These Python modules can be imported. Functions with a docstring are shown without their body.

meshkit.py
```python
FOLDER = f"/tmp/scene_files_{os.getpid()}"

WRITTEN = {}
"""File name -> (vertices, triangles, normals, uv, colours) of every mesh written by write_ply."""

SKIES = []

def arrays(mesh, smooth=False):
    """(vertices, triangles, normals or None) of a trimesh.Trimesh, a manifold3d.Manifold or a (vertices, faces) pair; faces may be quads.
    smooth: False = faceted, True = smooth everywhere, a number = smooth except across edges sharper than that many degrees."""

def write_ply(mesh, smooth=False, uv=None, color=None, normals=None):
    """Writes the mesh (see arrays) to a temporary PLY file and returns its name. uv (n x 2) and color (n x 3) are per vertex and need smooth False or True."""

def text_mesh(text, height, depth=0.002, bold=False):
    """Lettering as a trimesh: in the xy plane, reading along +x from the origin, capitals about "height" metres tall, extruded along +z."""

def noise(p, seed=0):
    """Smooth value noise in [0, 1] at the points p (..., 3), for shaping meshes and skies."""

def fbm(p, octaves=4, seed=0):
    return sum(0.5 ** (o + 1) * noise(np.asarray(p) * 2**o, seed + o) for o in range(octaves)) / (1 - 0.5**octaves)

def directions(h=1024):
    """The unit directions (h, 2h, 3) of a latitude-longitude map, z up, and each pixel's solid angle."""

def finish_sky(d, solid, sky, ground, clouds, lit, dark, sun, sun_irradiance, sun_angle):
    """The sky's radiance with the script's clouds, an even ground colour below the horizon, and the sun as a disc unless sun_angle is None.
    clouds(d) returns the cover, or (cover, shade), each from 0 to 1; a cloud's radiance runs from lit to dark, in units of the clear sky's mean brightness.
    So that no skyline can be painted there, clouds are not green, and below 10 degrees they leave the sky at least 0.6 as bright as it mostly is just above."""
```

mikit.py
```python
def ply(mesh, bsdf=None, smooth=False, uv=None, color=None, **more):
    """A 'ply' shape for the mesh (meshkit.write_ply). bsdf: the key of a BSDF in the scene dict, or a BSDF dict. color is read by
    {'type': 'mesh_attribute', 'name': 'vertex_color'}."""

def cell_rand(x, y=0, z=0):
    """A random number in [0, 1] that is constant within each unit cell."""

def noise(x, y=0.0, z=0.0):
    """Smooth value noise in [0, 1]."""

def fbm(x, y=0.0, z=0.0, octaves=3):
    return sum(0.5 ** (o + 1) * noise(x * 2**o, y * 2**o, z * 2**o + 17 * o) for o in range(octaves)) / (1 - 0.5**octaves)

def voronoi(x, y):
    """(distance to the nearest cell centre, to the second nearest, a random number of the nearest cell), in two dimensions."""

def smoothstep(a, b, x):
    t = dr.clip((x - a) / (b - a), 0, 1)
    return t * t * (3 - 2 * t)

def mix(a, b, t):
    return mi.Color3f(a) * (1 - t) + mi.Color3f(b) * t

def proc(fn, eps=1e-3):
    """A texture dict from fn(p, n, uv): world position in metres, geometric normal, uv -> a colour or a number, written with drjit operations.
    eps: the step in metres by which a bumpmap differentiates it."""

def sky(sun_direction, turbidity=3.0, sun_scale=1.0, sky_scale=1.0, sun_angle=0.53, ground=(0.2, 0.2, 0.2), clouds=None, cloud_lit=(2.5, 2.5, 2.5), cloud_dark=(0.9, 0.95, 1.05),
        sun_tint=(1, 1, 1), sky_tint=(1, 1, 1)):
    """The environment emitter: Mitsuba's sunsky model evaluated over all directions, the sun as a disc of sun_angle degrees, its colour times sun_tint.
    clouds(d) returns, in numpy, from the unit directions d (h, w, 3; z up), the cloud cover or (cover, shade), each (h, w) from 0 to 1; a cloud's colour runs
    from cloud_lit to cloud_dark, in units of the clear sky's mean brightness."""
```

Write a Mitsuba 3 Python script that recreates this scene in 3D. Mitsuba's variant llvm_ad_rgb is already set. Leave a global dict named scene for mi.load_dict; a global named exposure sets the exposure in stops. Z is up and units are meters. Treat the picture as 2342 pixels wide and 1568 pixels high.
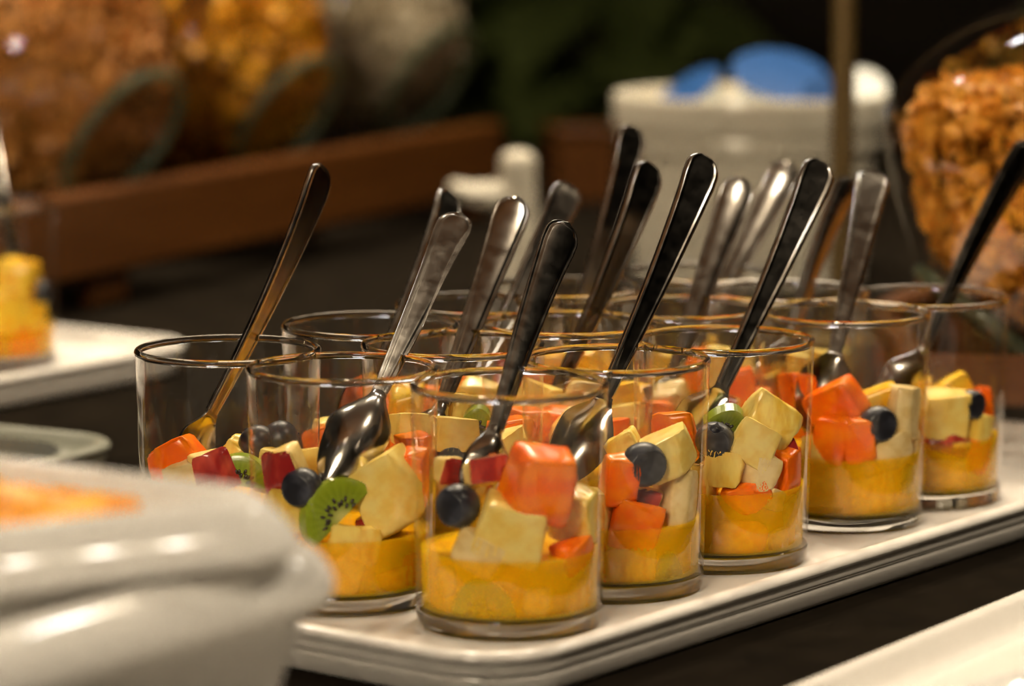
import math, random
import numpy as np, trimesh, mitsuba as mi, mikit, meshkit
import drjit as dr
from manifold3d import Manifold, CrossSection
from shapely.geometry import Polygon
T4 = mi.ScalarTransform4f
rng = np.random.default_rng(7)
random.seed(7)

# ------------------------------------------------------------------ camera, light, exposure
PITCH = math.atan(1122 / 7700)
CAM = np.array([0.0, 0.0, 1.1601])
LOOK = np.array([0.0, math.cos(PITCH), -math.sin(PITCH)])
exposure = 0.15
scene = {}
labels = {}
scene['camera'] = {
    'type': 'thinlens', 'fov': math.degrees(2 * math.atan(1171 / 7700)), 'fov_axis': 'x',
    'aperture_radius': 0.0085, 'focus_distance': 1.185, 'near_clip': 0.05, 'far_clip': 50.0,
    'to_world': T4().look_at(origin=CAM.tolist(), target=(CAM + LOOK).tolist(), up=[0, 0, 1]),
}
# the row of warm downlights over the buffet: x, y, radiance scale
LAMP_Z, LAMP_R = 2.25, 0.045
LAMP_AIM = (0.0, -0.42, -0.90)
LAMPS = [(-0.72, 2.22, 0.8), (-0.12, 2.16, 1.3), (0.10, 2.24, 0.7), (0.36, 2.18, 1.3), (1.00, 2.22, 0.9)]
# three small spots on one bar, nearer and to the right: the three dots on the white dish
FRONT_LAMPS = [(0.640, 0.655, 0.44), (0.695, 0.685, 0.76), (0.745, 0.712, 0.48)]
LAMP_RGB = np.array([1.0, 0.84, 0.61]) * 415.0
# large soft warm fill light, added unseen behind the camera to light the fronts
FILL_LIGHT = dict(pos=(-0.75, -0.95, 2.10), r=0.32, rgb=np.array([1.0, 0.83, 0.59]) * 42.0)

# ------------------------------------------------------------------ helpers
def rgb(*c):
    return {'type': 'rgb', 'value': [float(v) for v in c]}

def key(name):
    if name not in used:
        used[name] = 0
        return name
    used[name] += 1
    return f'{name}_{used[name]:03d}'
used = {}

def thing(name, label, cat, group=None):
    k = key(name)
    labels[k] = {'label': label, 'category': cat}
    if group:
        labels[k]['group'] = group
    return k

def part(parent, name, mesh, bsdf, smooth=False, label=None, stuff=False, **more):
    base = f'{parent}__{name}'
    n = used.get(base, -1) + 1
    used[base] = n
    k = base if n == 0 else f'{base}_{n:03d}'
    scene[k] = mikit.ply(mesh, bsdf, smooth=smooth, **more)
    if label or stuff:
        labels[k] = {}
        if label: labels[k]['label'] = label
        if stuff: labels[k]['kind'] = 'stuff'
    return k

def single(name, mesh, bsdf, label, cat, smooth=False, group=None, **more):
    k = thing(name, label, cat, group)
    scene[k] = mikit.ply(mesh, bsdf, smooth=smooth, **more)
    return k

def struct(name, mesh, bsdf, label, smooth=False):
    scene[name] = mikit.ply(mesh, bsdf, smooth=smooth)
    labels[name] = {'label': label, 'kind': 'structure', 'category': name.split('_')[0]}

def box(size, at=(0, 0, 0), rot=0.0, bevel=0.0):
    """Box with bevelled edges; at = centre, rot = degrees about z."""
    s = np.asarray(size, float)
    if bevel > 0:
        pts = []
        for sx in (-1, 1):
            for sy in (-1, 1):
                for sz in (-1, 1):
                    c = np.array([sx, sy, sz]) * s / 2
                    for k in range(3):
                        q = c.copy(); b = np.array([sx, sy, sz]) * bevel; b[k] = 0
                        pts.append(q - b)
        m = trimesh.convex.convex_hull(np.array(pts))
    else:
        m = trimesh.creation.box(s)
    m.apply_transform(trimesh.transformations.rotation_matrix(math.radians(rot), [0, 0, 1]))
    m.apply_translation(at)
    return m

def lathe(profile, n=64):
    """Surface of revolution about z of (r, z) points, open unless the profile starts and ends on the axis."""
    p = np.asarray(profile, float)
    a = np.linspace(0, 2 * np.pi, n, endpoint=False)
    v = np.stack([p[:, None, 0] * np.cos(a), p[:, None, 0] * np.sin(a), np.broadcast_to(p[:, None, 1], (len(p), n))], -1).reshape(-1, 3)
    f = []
    for i in range(len(p) - 1):
        j = np.arange(n); k = (j + 1) % n
        if p[i, 0] > 1e-9 or p[i + 1, 0] > 1e-9:
            f.append(np.stack([i * n + j, i * n + k, (i + 1) * n + k], 1))
            f.append(np.stack([i * n + j, (i + 1) * n + k, (i + 1) * n + j], 1))
    m = trimesh.Trimesh(v, np.vstack(f), process=False)
    m.merge_vertices(); m.update_faces(m.nondegenerate_faces()); m.remove_unreferenced_vertices()
    return m

def closed(m):
    m = m.copy()
    trimesh.repair.fix_normals(m)
    return m

def rings(loops, cap0=True, cap1=True):
    """Skin over rings of equal point count (k, n, 3), with fans over the first and the last."""
    L = np.asarray(loops, float); k, n = L.shape[:2]
    v = L.reshape(-1, 3); f = []
    j = np.arange(n); q = (j + 1) % n
    for i in range(k - 1):
        f += [np.stack([i * n + j, i * n + q, (i + 1) * n + q], 1), np.stack([i * n + j, (i + 1) * n + q, (i + 1) * n + j], 1)]
    extra = []
    if cap0:
        extra.append(L[0].mean(0)); f.append(np.stack([q, j, np.full(n, len(v))], 1))
    if cap1:
        extra.append(L[-1].mean(0)); b = (k - 1) * n
        f.append(np.stack([b + j, b + q, np.full(n, len(v) + len(extra) - 1)], 1))
    if extra: v = np.vstack([v, extra])
    return closed(trimesh.Trimesh(v, np.vstack(f), process=False))

def outline(poly, d, n):
    """n points of the polygon grown by d, at even angles about its centre."""
    g = poly.buffer(d, 24)
    c = np.array(poly.centroid.coords[0])
    p = np.array(g.exterior.coords)[:-1] - c
    a = np.arctan2(p[:, 1], p[:, 0]); o = np.argsort(a); a, p = a[o], p[o]
    t = np.linspace(-np.pi, np.pi, n, endpoint=False)
    out = np.stack([np.interp(t, a, p[:, k], period=2 * np.pi) for k in (0, 1)], 1)
    return out + c

def dish(poly, profile, z, n=360):
    """Dish whose section (outward offset, height) runs from the middle of the floor over the rim to the middle of the foot."""
    return rings([np.column_stack([outline(poly, d, n), np.full(n, z + h)]) for d, h in profile])

def round_rect(hx, hy, r, centre, deg):
    p = Polygon([(-hx, -hy), (hx, -hy), (hx, hy), (-hx, hy)]).buffer(-r, 16).buffer(r, 16)
    c, s = math.cos(math.radians(deg)), math.sin(math.radians(deg))
    q = [(x * c - y * s + centre[0], x * s + y * c + centre[1]) for x, y in np.array(p.exterior.coords)]
    return Polygon(q)

def smooth_profile(p, steps=5):
    """Catmull-Rom through (d, h) points."""
    p = np.asarray(p, float); q = np.vstack([2 * p[0] - p[1], p, 2 * p[-1] - p[-2]]); out = []
    for i in range(1, len(q) - 2):
        for t in np.linspace(0, 1, steps, endpoint=False):
            a, b, c, d = q[i - 1:i + 3]
            out.append(0.5 * (2 * b + (c - a) * t + (2 * a - 5 * b + 4 * c - d) * t * t + (3 * b - a - 3 * c + d) * t ** 3))
    return np.vstack([out, p[-1:]])

def align(mesh, axis, at, spin=0.0):
    """Turns the mesh's z axis to the given axis and moves its origin."""
    m = mesh.copy()
    if spin: m.apply_transform(trimesh.transformations.rotation_matrix(spin, [0, 0, 1]))
    m.apply_transform(trimesh.geometry.align_vectors([0, 0, 1], np.asarray(axis, float) / np.linalg.norm(axis)))
    m.apply_translation(at)
    return m

# ------------------------------------------------------------------ materials
def principled(key_, color, rough=0.4, spec=0.5, twosided=True, **more):
    d = {'type': 'principled', 'base_color': color if isinstance(color, dict) else rgb(*color), 'roughness': rough, 'specular': spec, **more}
    scene[key_] = {'type': 'twosided', 'bsdf': d} if twosided else d

N, F, MIX, SS = mikit.noise, mikit.fbm, mikit.mix, mikit.smoothstep

principled('porcelain', (0.79, 0.77, 0.74), 0.04, 0.5)
principled('melamine', (0.79, 0.755, 0.71), 0.12, 0.5)
principled('shaded_tray_grey', (0.23, 0.235, 0.195), 0.3, 0.5)  # white tray's colour turned grey-green to carry the shade lying on it
principled('cream_china', (0.74, 0.69, 0.57), 0.25, 0.5)
scene['steel'] = {'type': 'twosided', 'bsdf': {'type': 'principled', 'base_color': rgb(0.56, 0.51, 0.45), 'metallic': 1.0,
    'roughness': mikit.proc(lambda p, n, uv: 0.11 + 0.13 * F(p.x * 240, p.y * 240, p.z * 240, 3))}}
def wood_color(p, n, uv):
    g = F(p.x * 9 + p.y * 9, p.y * 5, p.z * 120, 3)
    return MIX((0.068, 0.020, 0.003), (0.12, 0.040, 0.007), g)
principled('rack_wood', mikit.proc(wood_color), 0.38, 0.4)
principled('counter_stone', mikit.proc(lambda p, n, uv: MIX((0.006, 0.005, 0.004), (0.013, 0.010, 0.007), F(p.x * 60, p.y * 60, p.z * 60, 3))), 0.9, 0.0)
principled('dark_wall', mikit.proc(lambda p, n, uv: MIX((0.012, 0.011, 0.010), (0.026, 0.020, 0.014), F(p.x * 2, p.y * 2, p.z * 2, 3))), 0.8, 0.2)
principled('added_canopy_wood', mikit.proc(lambda p, n, uv: MIX((0.16, 0.075, 0.03), (0.27, 0.135, 0.06), F(p.x * 3, p.y * 40, p.z * 3, 3))), 0.8, 0.1)
principled('fill_light_surface', (0.6, 0.5, 0.4), 0.9, 0.1)
principled('floor_carpet', mikit.proc(lambda p, n, uv: MIX((0.06, 0.02, 0.016), (0.10, 0.04, 0.03), F(p.x * 40, p.y * 40, 0, 3))), 0.95, 0.1)
principled('lamp_metal', (0.10, 0.09, 0.08), 0.35, 0.5)
principled('brass', (0.13, 0.085, 0.03), 0.4, 0.4, metallic=0.3)
principled('shade_dark', mikit.proc(lambda p, n, uv: MIX((0.012, 0.014, 0.011), (0.026, 0.029, 0.023), F(p.x * 150, p.y * 150, p.z * 60, 3))), 0.45, 0.4)
principled('leaf_green', mikit.proc(lambda p, n, uv: MIX((0.05, 0.07, 0.022), (0.15, 0.19, 0.06), F(p.x * 14, p.y * 14, p.z * 14, 3))), 0.45, 0.4)
principled('blue_foil', (0.025, 0.085, 0.26), 0.25, 0.6)
principled('cup_plastic', (0.72, 0.74, 0.72), 0.3, 0.5)
scene['glass'] = {'type': 'dielectric', 'int_ior': 1.5, 'ext_ior': 1.0}
scene['green_glass'] = {'type': 'principled', 'base_color': rgb(0.36, 0.46, 0.30), 'spec_trans': 0.85, 'roughness': 0.12, 'eta': 1.5}
scene['jar_glass'] = {'type': 'thindielectric', 'int_ior': 1.42, 'ext_ior': 1.0}
scene['glass_sheet'] = {'type': 'thindielectric', 'int_ior': 1.24, 'ext_ior': 1.0}
scene['juice_skin'] = {'type': 'thindielectric', 'int_ior': 1.08, 'ext_ior': 1.0}
JUICE_ALBEDO = (0.999, 0.80, 0.03)
scene['juice_medium'] = {'type': 'homogeneous', 'albedo': rgb(*JUICE_ALBEDO), 'sigma_t': 900.0, 'phase': {'type': 'isotropic'}}

WET = dict(clearcoat=0.2, clearcoat_gloss=0.96)
def two_tone(a, b, s, lo=0.3, hi=0.7):
    return mikit.proc(lambda p, n, uv: MIX(a, b, SS(lo, hi, F(p.x * s, p.y * s, p.z * s, 3))))
principled('juice_bright_core', mikit.proc(lambda p, n, uv: MIX((0.95, 0.64, 0.004), (0.97, 0.78, 0.012), SS(0.3, 0.72, F(p.x * 95, p.y * 95, p.z * 70, 2)))), 0.6, 0.2)
principled('papaya_flesh', two_tone((0.82, 0.115, 0.002), (0.88, 0.21, 0.005), 160), 0.24, 0.2, **WET)
principled('mango_flesh', two_tone((0.86, 0.42, 0.015), (0.92, 0.60, 0.05), 170), 0.24, 0.2, **WET)
principled('melon_flesh', two_tone((0.76, 0.52, 0.105), (0.84, 0.66, 0.21), 190), 0.24, 0.2, **WET)
principled('pear_flesh', two_tone((0.68, 0.48, 0.18), (0.80, 0.62, 0.30), 220), 0.24, 0.2, **WET)
principled('pineapple_flesh', mikit.proc(lambda p, n, uv: MIX((0.74, 0.46, 0.05), (0.88, 0.68, 0.18), SS(0.25, 0.75, F(p.x * 420, p.y * 420, p.z * 110, 3)))), 0.24, 0.2, **WET)
principled('apple_flesh', two_tone((0.76, 0.50, 0.12), (0.84, 0.62, 0.22), 200), 0.35, 0.5, **WET)
principled('apple_skin', mikit.proc(lambda p, n, uv: MIX((0.22, 0.012, 0.012), (0.42, 0.05, 0.03), SS(0.35, 0.75, F(p.x * 260, p.y * 260, p.z * 90, 3)))), 0.2, 0.5, **WET)
principled('kiwi_flesh', {'type': 'mesh_attribute', 'name': 'vertex_color'}, 0.25, 0.5, **WET)
principled('kiwi_seed', (0.012, 0.008, 0.006), 0.3, 0.5)
principled('berry_skin', mikit.proc(lambda p, n, uv: MIX((0.006, 0.007, 0.012), (0.036, 0.040, 0.056), SS(0.35, 0.85, F(p.x * 190, p.y * 190, p.z * 190, 3)))), 0.38, 0.5)
principled('flake_gap_shade', (0.16, 0.055, 0.008), 0.9, 0.0)  # darkened filling colour stands for the shade in gaps between flakes
principled('flake_gold', two_tone((0.42, 0.16, 0.012), (0.72, 0.34, 0.04), 60), 0.5, 0.4)
principled('flake_yellow', two_tone((0.48, 0.19, 0.008), (0.74, 0.38, 0.02), 60), 0.5, 0.4)
principled('flake_brown', two_tone((0.34, 0.13, 0.025), (0.58, 0.27, 0.07), 60), 0.5, 0.4)
principled('flake_oat', two_tone((0.34, 0.28, 0.18), (0.58, 0.50, 0.36), 50), 0.6, 0.3)
principled('preserve', two_tone((0.80, 0.30, 0.003), (0.90, 0.44, 0.008), 120), 0.35, 0.2, **WET)

# ------------------------------------------------------------------ the hall (open towards the photographer)
COUNTER_Z = 0.8975
struct('floor', box((8.2, 8.2, 0.1), (0, 1.0, -0.05)), 'floor_carpet', 'dark red carpet floor of the dim restaurant')
struct('wall_back', box((8.2, 0.1, 2.7), (0, 5.05, 1.35)), 'dark_wall', 'almost black wall behind the buffet')

cnt = thing('buffet_counter', 'dark stone buffet counter under the trays and jars', 'counter')
part(cnt, 'top', box((3.6, 2.6, 0.04), (0, 1.72, COUNTER_Z - 0.02), bevel=0.004), 'counter_stone')
part(cnt, 'body', box((3.4, 2.4, COUNTER_Z - 0.04), (0, 1.72, (COUNTER_Z - 0.04) / 2)), 'rack_wood')

ROW = [(f'{w} of the rear row', *l, LAMP_AIM, 1.4) for w, l in zip(('leftmost', 'second from left', 'middle', 'second from right', 'rightmost'), LAMPS)]
ROW += [(f'{w} of the three small near ones', *l, (-0.52, 0.10, -0.85), 0.5) for w, l in zip(('left', 'middle', 'right'), FRONT_LAMPS)]
for w, x, y, s, towards, q in ROW:
    k = thing('hanging_downlight', f'dark metal downlight hanging over the buffet, {w}', 'lamp', 'downlights over the buffet')
    part(k, 'stem', box((0.010, 0.010, 2.62 - LAMP_Z - 0.03 * q), (x, y, (2.62 + LAMP_Z + 0.03 * q) / 2)), 'lamp_metal')
    aim = np.array(towards, float) - (np.array([0.35 * x, 0, 0]) if q > 1 else 0); up = -aim / np.linalg.norm(aim)
    sh = lathe(np.array([(0, 0.065), (0.022, 0.065), (0.036, 0.050), (0.043, -0.046), (0.041, -0.046), (0.0345, 0.006), (0, 0.006)]) * q, 32)
    part(k, 'shade', align(sh, up, (x, y, LAMP_Z)), 'lamp_metal', 40)
    dk = trimesh.creation.cylinder(LAMP_R if q > 1 else 0.010, 0.003, sections=32)
    part(k, 'bulb', align(dk, up, (x, y, LAMP_Z)), 'lamp_metal', emitter={'type': 'area', 'radiance': rgb(*(LAMP_RGB * s * (1 if q > 1 else 8.0)))})
cp = thing('added_canopy', 'unseen brown canopy carrying the downlights, added for the spoons to reflect', 'canopy')  # unseen canopy, added to give the spoon handles something brown to reflect
for i in range(8):
    part(cp, 'plank', box((2.7, 0.295, 0.03), (0.1, 0.20 + 0.30 * i, 2.635), bevel=0.003), 'added_canopy_wood')
for x in (-1.15, 1.35):
    part(cp, 'beam', box((0.06, 2.42, 0.05), (x, 1.25, 2.675)), 'added_canopy_wood')
k = thing('added_fill_light', 'unseen round fill light on a stand, added behind the camera to brighten the fruit', 'lamp')
g = trimesh.creation.icosphere(3, FILL_LIGHT['r']); g.apply_translation(FILL_LIGHT['pos'])
part(k, 'shade', g, 'fill_light_surface', True, emitter={'type': 'area', 'radiance': rgb(*FILL_LIGHT['rgb'])})
lx, ly, lz = FILL_LIGHT['pos']
pole = lathe([(0, 0.001), (0.16, 0.001), (0.16, 0.012), (0.02, 0.022), (0.011, 0.03), (0.011, lz - FILL_LIGHT['r']), (0, lz - FILL_LIGHT['r'])], 32); pole.apply_translation((lx, ly, 0))
part(k, 'stand', closed(pole), 'lamp_metal', 40)

# ------------------------------------------------------------------ trays and dishes
TRAY_Z = 0.906
TRAY = smooth_profile([(-40, 0), (-20, 0.0), (-16, 0.2), (-12, 1.6), (-8.5, 4.8), (-6.0, 7.4), (-3.6, 8.3), (-1.4, 7.9), (-0.1, 6.8), (0.1, 5.6), (-0.9, 4.6), (-1.7, 3.0), (-2.0, 1.0), (-3.2, -0.4), (-2.9, -1.8), (-3.6, -4.5), (-5.0, -7.4), (-7.5, -8.4), (-12, -8.4), (-15, -5.0), (-40, -4.8)], 4) * 1e-3
def tray(hx, hy, r, corner, deg, sx, sy, label, name='serving_tray', bs='melamine', z=TRAY_Z):
    """Tray with one corner at the given point; the rest lies to (sx, sy) of it in the tray's own axes."""
    c, s = math.cos(math.radians(deg)), math.sin(math.radians(deg))
    ctr = (corner[0] + sx * hx * c - sy * hy * s, corner[1] + sx * hx * s + sy * hy * c)
    return single(name, dish(round_rect(hx, hy, r, ctr, deg), TRAY, z), bs, label, 'tray', 38)
tray(0.245, 0.125, 0.030, (-0.0025, 1.0066), 52.3, 1, 1, 'white melamine tray carrying the three rows of fruit tumblers')
tray(0.22, 0.075, 0.030, (-0.155, 1.700), 55.0, -1, 1, 'white tray with the lone mango tumbler, behind on the left')
tray(0.25, 0.12, 0.030, (0.2000, 1.155), 55.9, -1, -1, 'white tray cut off by the bottom right corner of the photo')
tray(0.16, 0.055, 0.028, (-0.160, 1.412), 62.6, -1, 1, 'white tray coloured grey for shade, left of the tumblers, below the rear tray', bs='shaded_tray_grey')
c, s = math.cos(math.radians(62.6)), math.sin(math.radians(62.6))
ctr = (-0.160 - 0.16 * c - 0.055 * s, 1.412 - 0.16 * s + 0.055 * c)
single('shade_sheet', dish(round_rect(0.139, 0.034, 0.02, ctr, 62.6), [(-0.02, 0.006), (0.004, 0.006), (0.005, 0.005), (0.0, 0.0006), (-0.001, 0.0004), (-0.02, 0.0004)], TRAY_Z, 120), 'shade_dark', 'dark sheet standing for shade inside the greyed tray', 'board', 40)  # near-black sheet put in where the tray's inside lies in shade

pl = lathe([(0, 0.004), (0.042, 0.004), (0.050, 0.008), (0.060, 0.0135), (0.0625, 0.0135), (0.063, 0.0125), (0.053, 0.0045), (0.044, 0.0004), (0.036, 0.0), (0.034, 0.002), (0, 0.002)], 96)
pl.apply_translation((0.184, 0.922, TRAY_Z + 0.0004))
single('side_plate', closed(pl), 'porcelain', 'white plate rim at the bottom right corner, on the cut-off tray', 'plate', 40)

LEAF_C, LEAF_A, LEAF_B = (-0.202, 0.833), 0.148, 0.0925
def leaf(r, dx=0.0):
    return Polygon([(x + dx, y) for x, y in [(LEAF_C[0] + LEAF_A, LEAF_C[1]), (LEAF_C[0], LEAF_C[1] + LEAF_B), (LEAF_C[0] - LEAF_A, LEAF_C[1]), (LEAF_C[0], LEAF_C[1] - LEAF_B)]]).buffer(-r, 24).buffer(r, 24)
UP = smooth_profile([(-45, -25), (-30, -24.5), (-22, -22), (-14, -15), (-7, -5.5), (-3.2, -1.2), (-1, 0), (0.8, -0.3), (3.2, -2.0), (6.0, -4.6), (8.8, -7.6), (11.2, -10.8), (12.2, -13.0), (11.6, -14.4), (9.6, -14.9), (4, -15.2), (-5, -16.2), (-14, -20), (-23, -30), (-31, -38.5), (-36, -40.5), (-40, -40.5), (-43, -38.5), (-48, -38)], 5) * 1e-3
single('upper_dish', dish(leaf(0.013), UP, 1.0008, 480), 'porcelain', 'pointed white porcelain dish of orange preserve, on top at front left', 'dish', 40)
LOW = smooth_profile([(-70, -23.8), (-50, -23.6), (-42, -22.5), (-34, -18), (-27, -9), (-20, -3), (-16, -0.8), (-12, 0), (-8, -0.6), (-4, -3.2), (-0.8, -7.5), (0, -11), (-1.2, -14.4), (-5, -17), (-8.4, -20), (-11, -27), (-17, -46), (-26, -72), (-31, -84), (-36, -85.8), (-41, -85.8), (-45, -84), (-70, -83)], 4) * 1e-3
lc, ls = math.cos(math.radians(57)), math.sin(math.radians(57))
LOW_C = (-0.0350 - 0.150 * lc - 0.150 * ls, 0.8615 - 0.150 * ls + 0.150 * lc)
single('lower_dish', dish(round_rect(0.150, 0.150, 0.028, LOW_C, 57), LOW, 0.9835, 480), 'porcelain', 'larger deep white dish under the pointed dish, at front left', 'dish', 40)

def heap(cx, cy, z, a, b, h, seed, bs, name, label, cat):
    n, k = 90, 26; L = []
    for i in range(k):
        t = i / (k - 1) * 0.995
        th = np.linspace(0, 2 * np.pi, n, endpoint=False)
        L.append(np.column_stack([cx + a * (1 - t) * np.cos(th), cy + b * (1 - t) * np.sin(th), np.full(n, z + h * (1 - (1 - t) ** 2.2))]))
    L = np.array(L); q = L.reshape(-1, 3)
    d = (meshkit.fbm(q * 130, 4, seed) - 0.5)[:, None] * np.array([0.010, 0.010, 0.011])
    L[1:] += d.reshape(L.shape)[1:] * np.minimum(1, np.arange(1, k) / 4)[:, None, None]
    # the heap lies on the inside of the dish
    from shapely.geometry import Point
    shape = leaf(0.013)
    for q in L.reshape(-1, 3):
        dd = shape.exterior.distance(Point(q[0], q[1])) * (-1 if shape.contains(Point(q[0], q[1])) else 1)
        q[2] = max(q[2], 1.0008 + float(np.interp(dd, UP[:21, 0], UP[:21, 1])) + 0.0006)
    single(name, rings(L), bs, label, cat, 60)
heap(-0.160, 0.842, 0.9768, 0.066, 0.034, 0.0305, 3, 'preserve', 'preserve_heap', 'heap of orange fruit preserve in the pointed white dish', 'preserve')

# ------------------------------------------------------------------ tumblers, juice, spoons, fruit
GH, R0, R1, WALL, FLOOR = 0.0804, 0.0310, 0.0327, 0.0019, 0.0062
def r_out(z): return R0 + (R1 - R0) * np.clip(np.asarray(z) / GH, 0, 1)
def r_in(z): return r_out(z) - WALL
zz = np.linspace(FLOOR + 0.0002, GH - 0.0008, 6)
M_WALL = lathe(np.column_stack([r_out(zz), zz]), 96)
th = np.linspace(0, 2 * np.pi, 15)[:-1]
rim_c = R1 - WALL / 2
M_RIM = trimesh.creation.torus(rim_c, 0.00130, 128, 20); M_RIM.apply_translation((0, 0, GH - 0.0006))
M_BASE = closed(lathe([(0, 0.0012), (R0 - 0.007, 0.0012), (R0 - 0.0055, 0.0), (R0 - 0.0022, 0.0), (R0 - 0.0006, 0.0008), (R0, 0.0026), (R0 + 0.0001, 0.0052), (R0 - 0.0002, 0.0060), (R0 - WALL - 0.0006, 0.00605), (0, FLOOR - 0.0008)], 96))
def juice_mesh(level, inset=0.00025, low=0.0004):
    z = np.linspace(FLOOR + low, level, 5)
    r = r_in(z) - inset
    return closed(lathe([(0, z[0])] + list(zip(r, z)) + [(r[-1] - 0.0012, level - 0.0005), (0, level - 0.0006)], 96))

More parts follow.
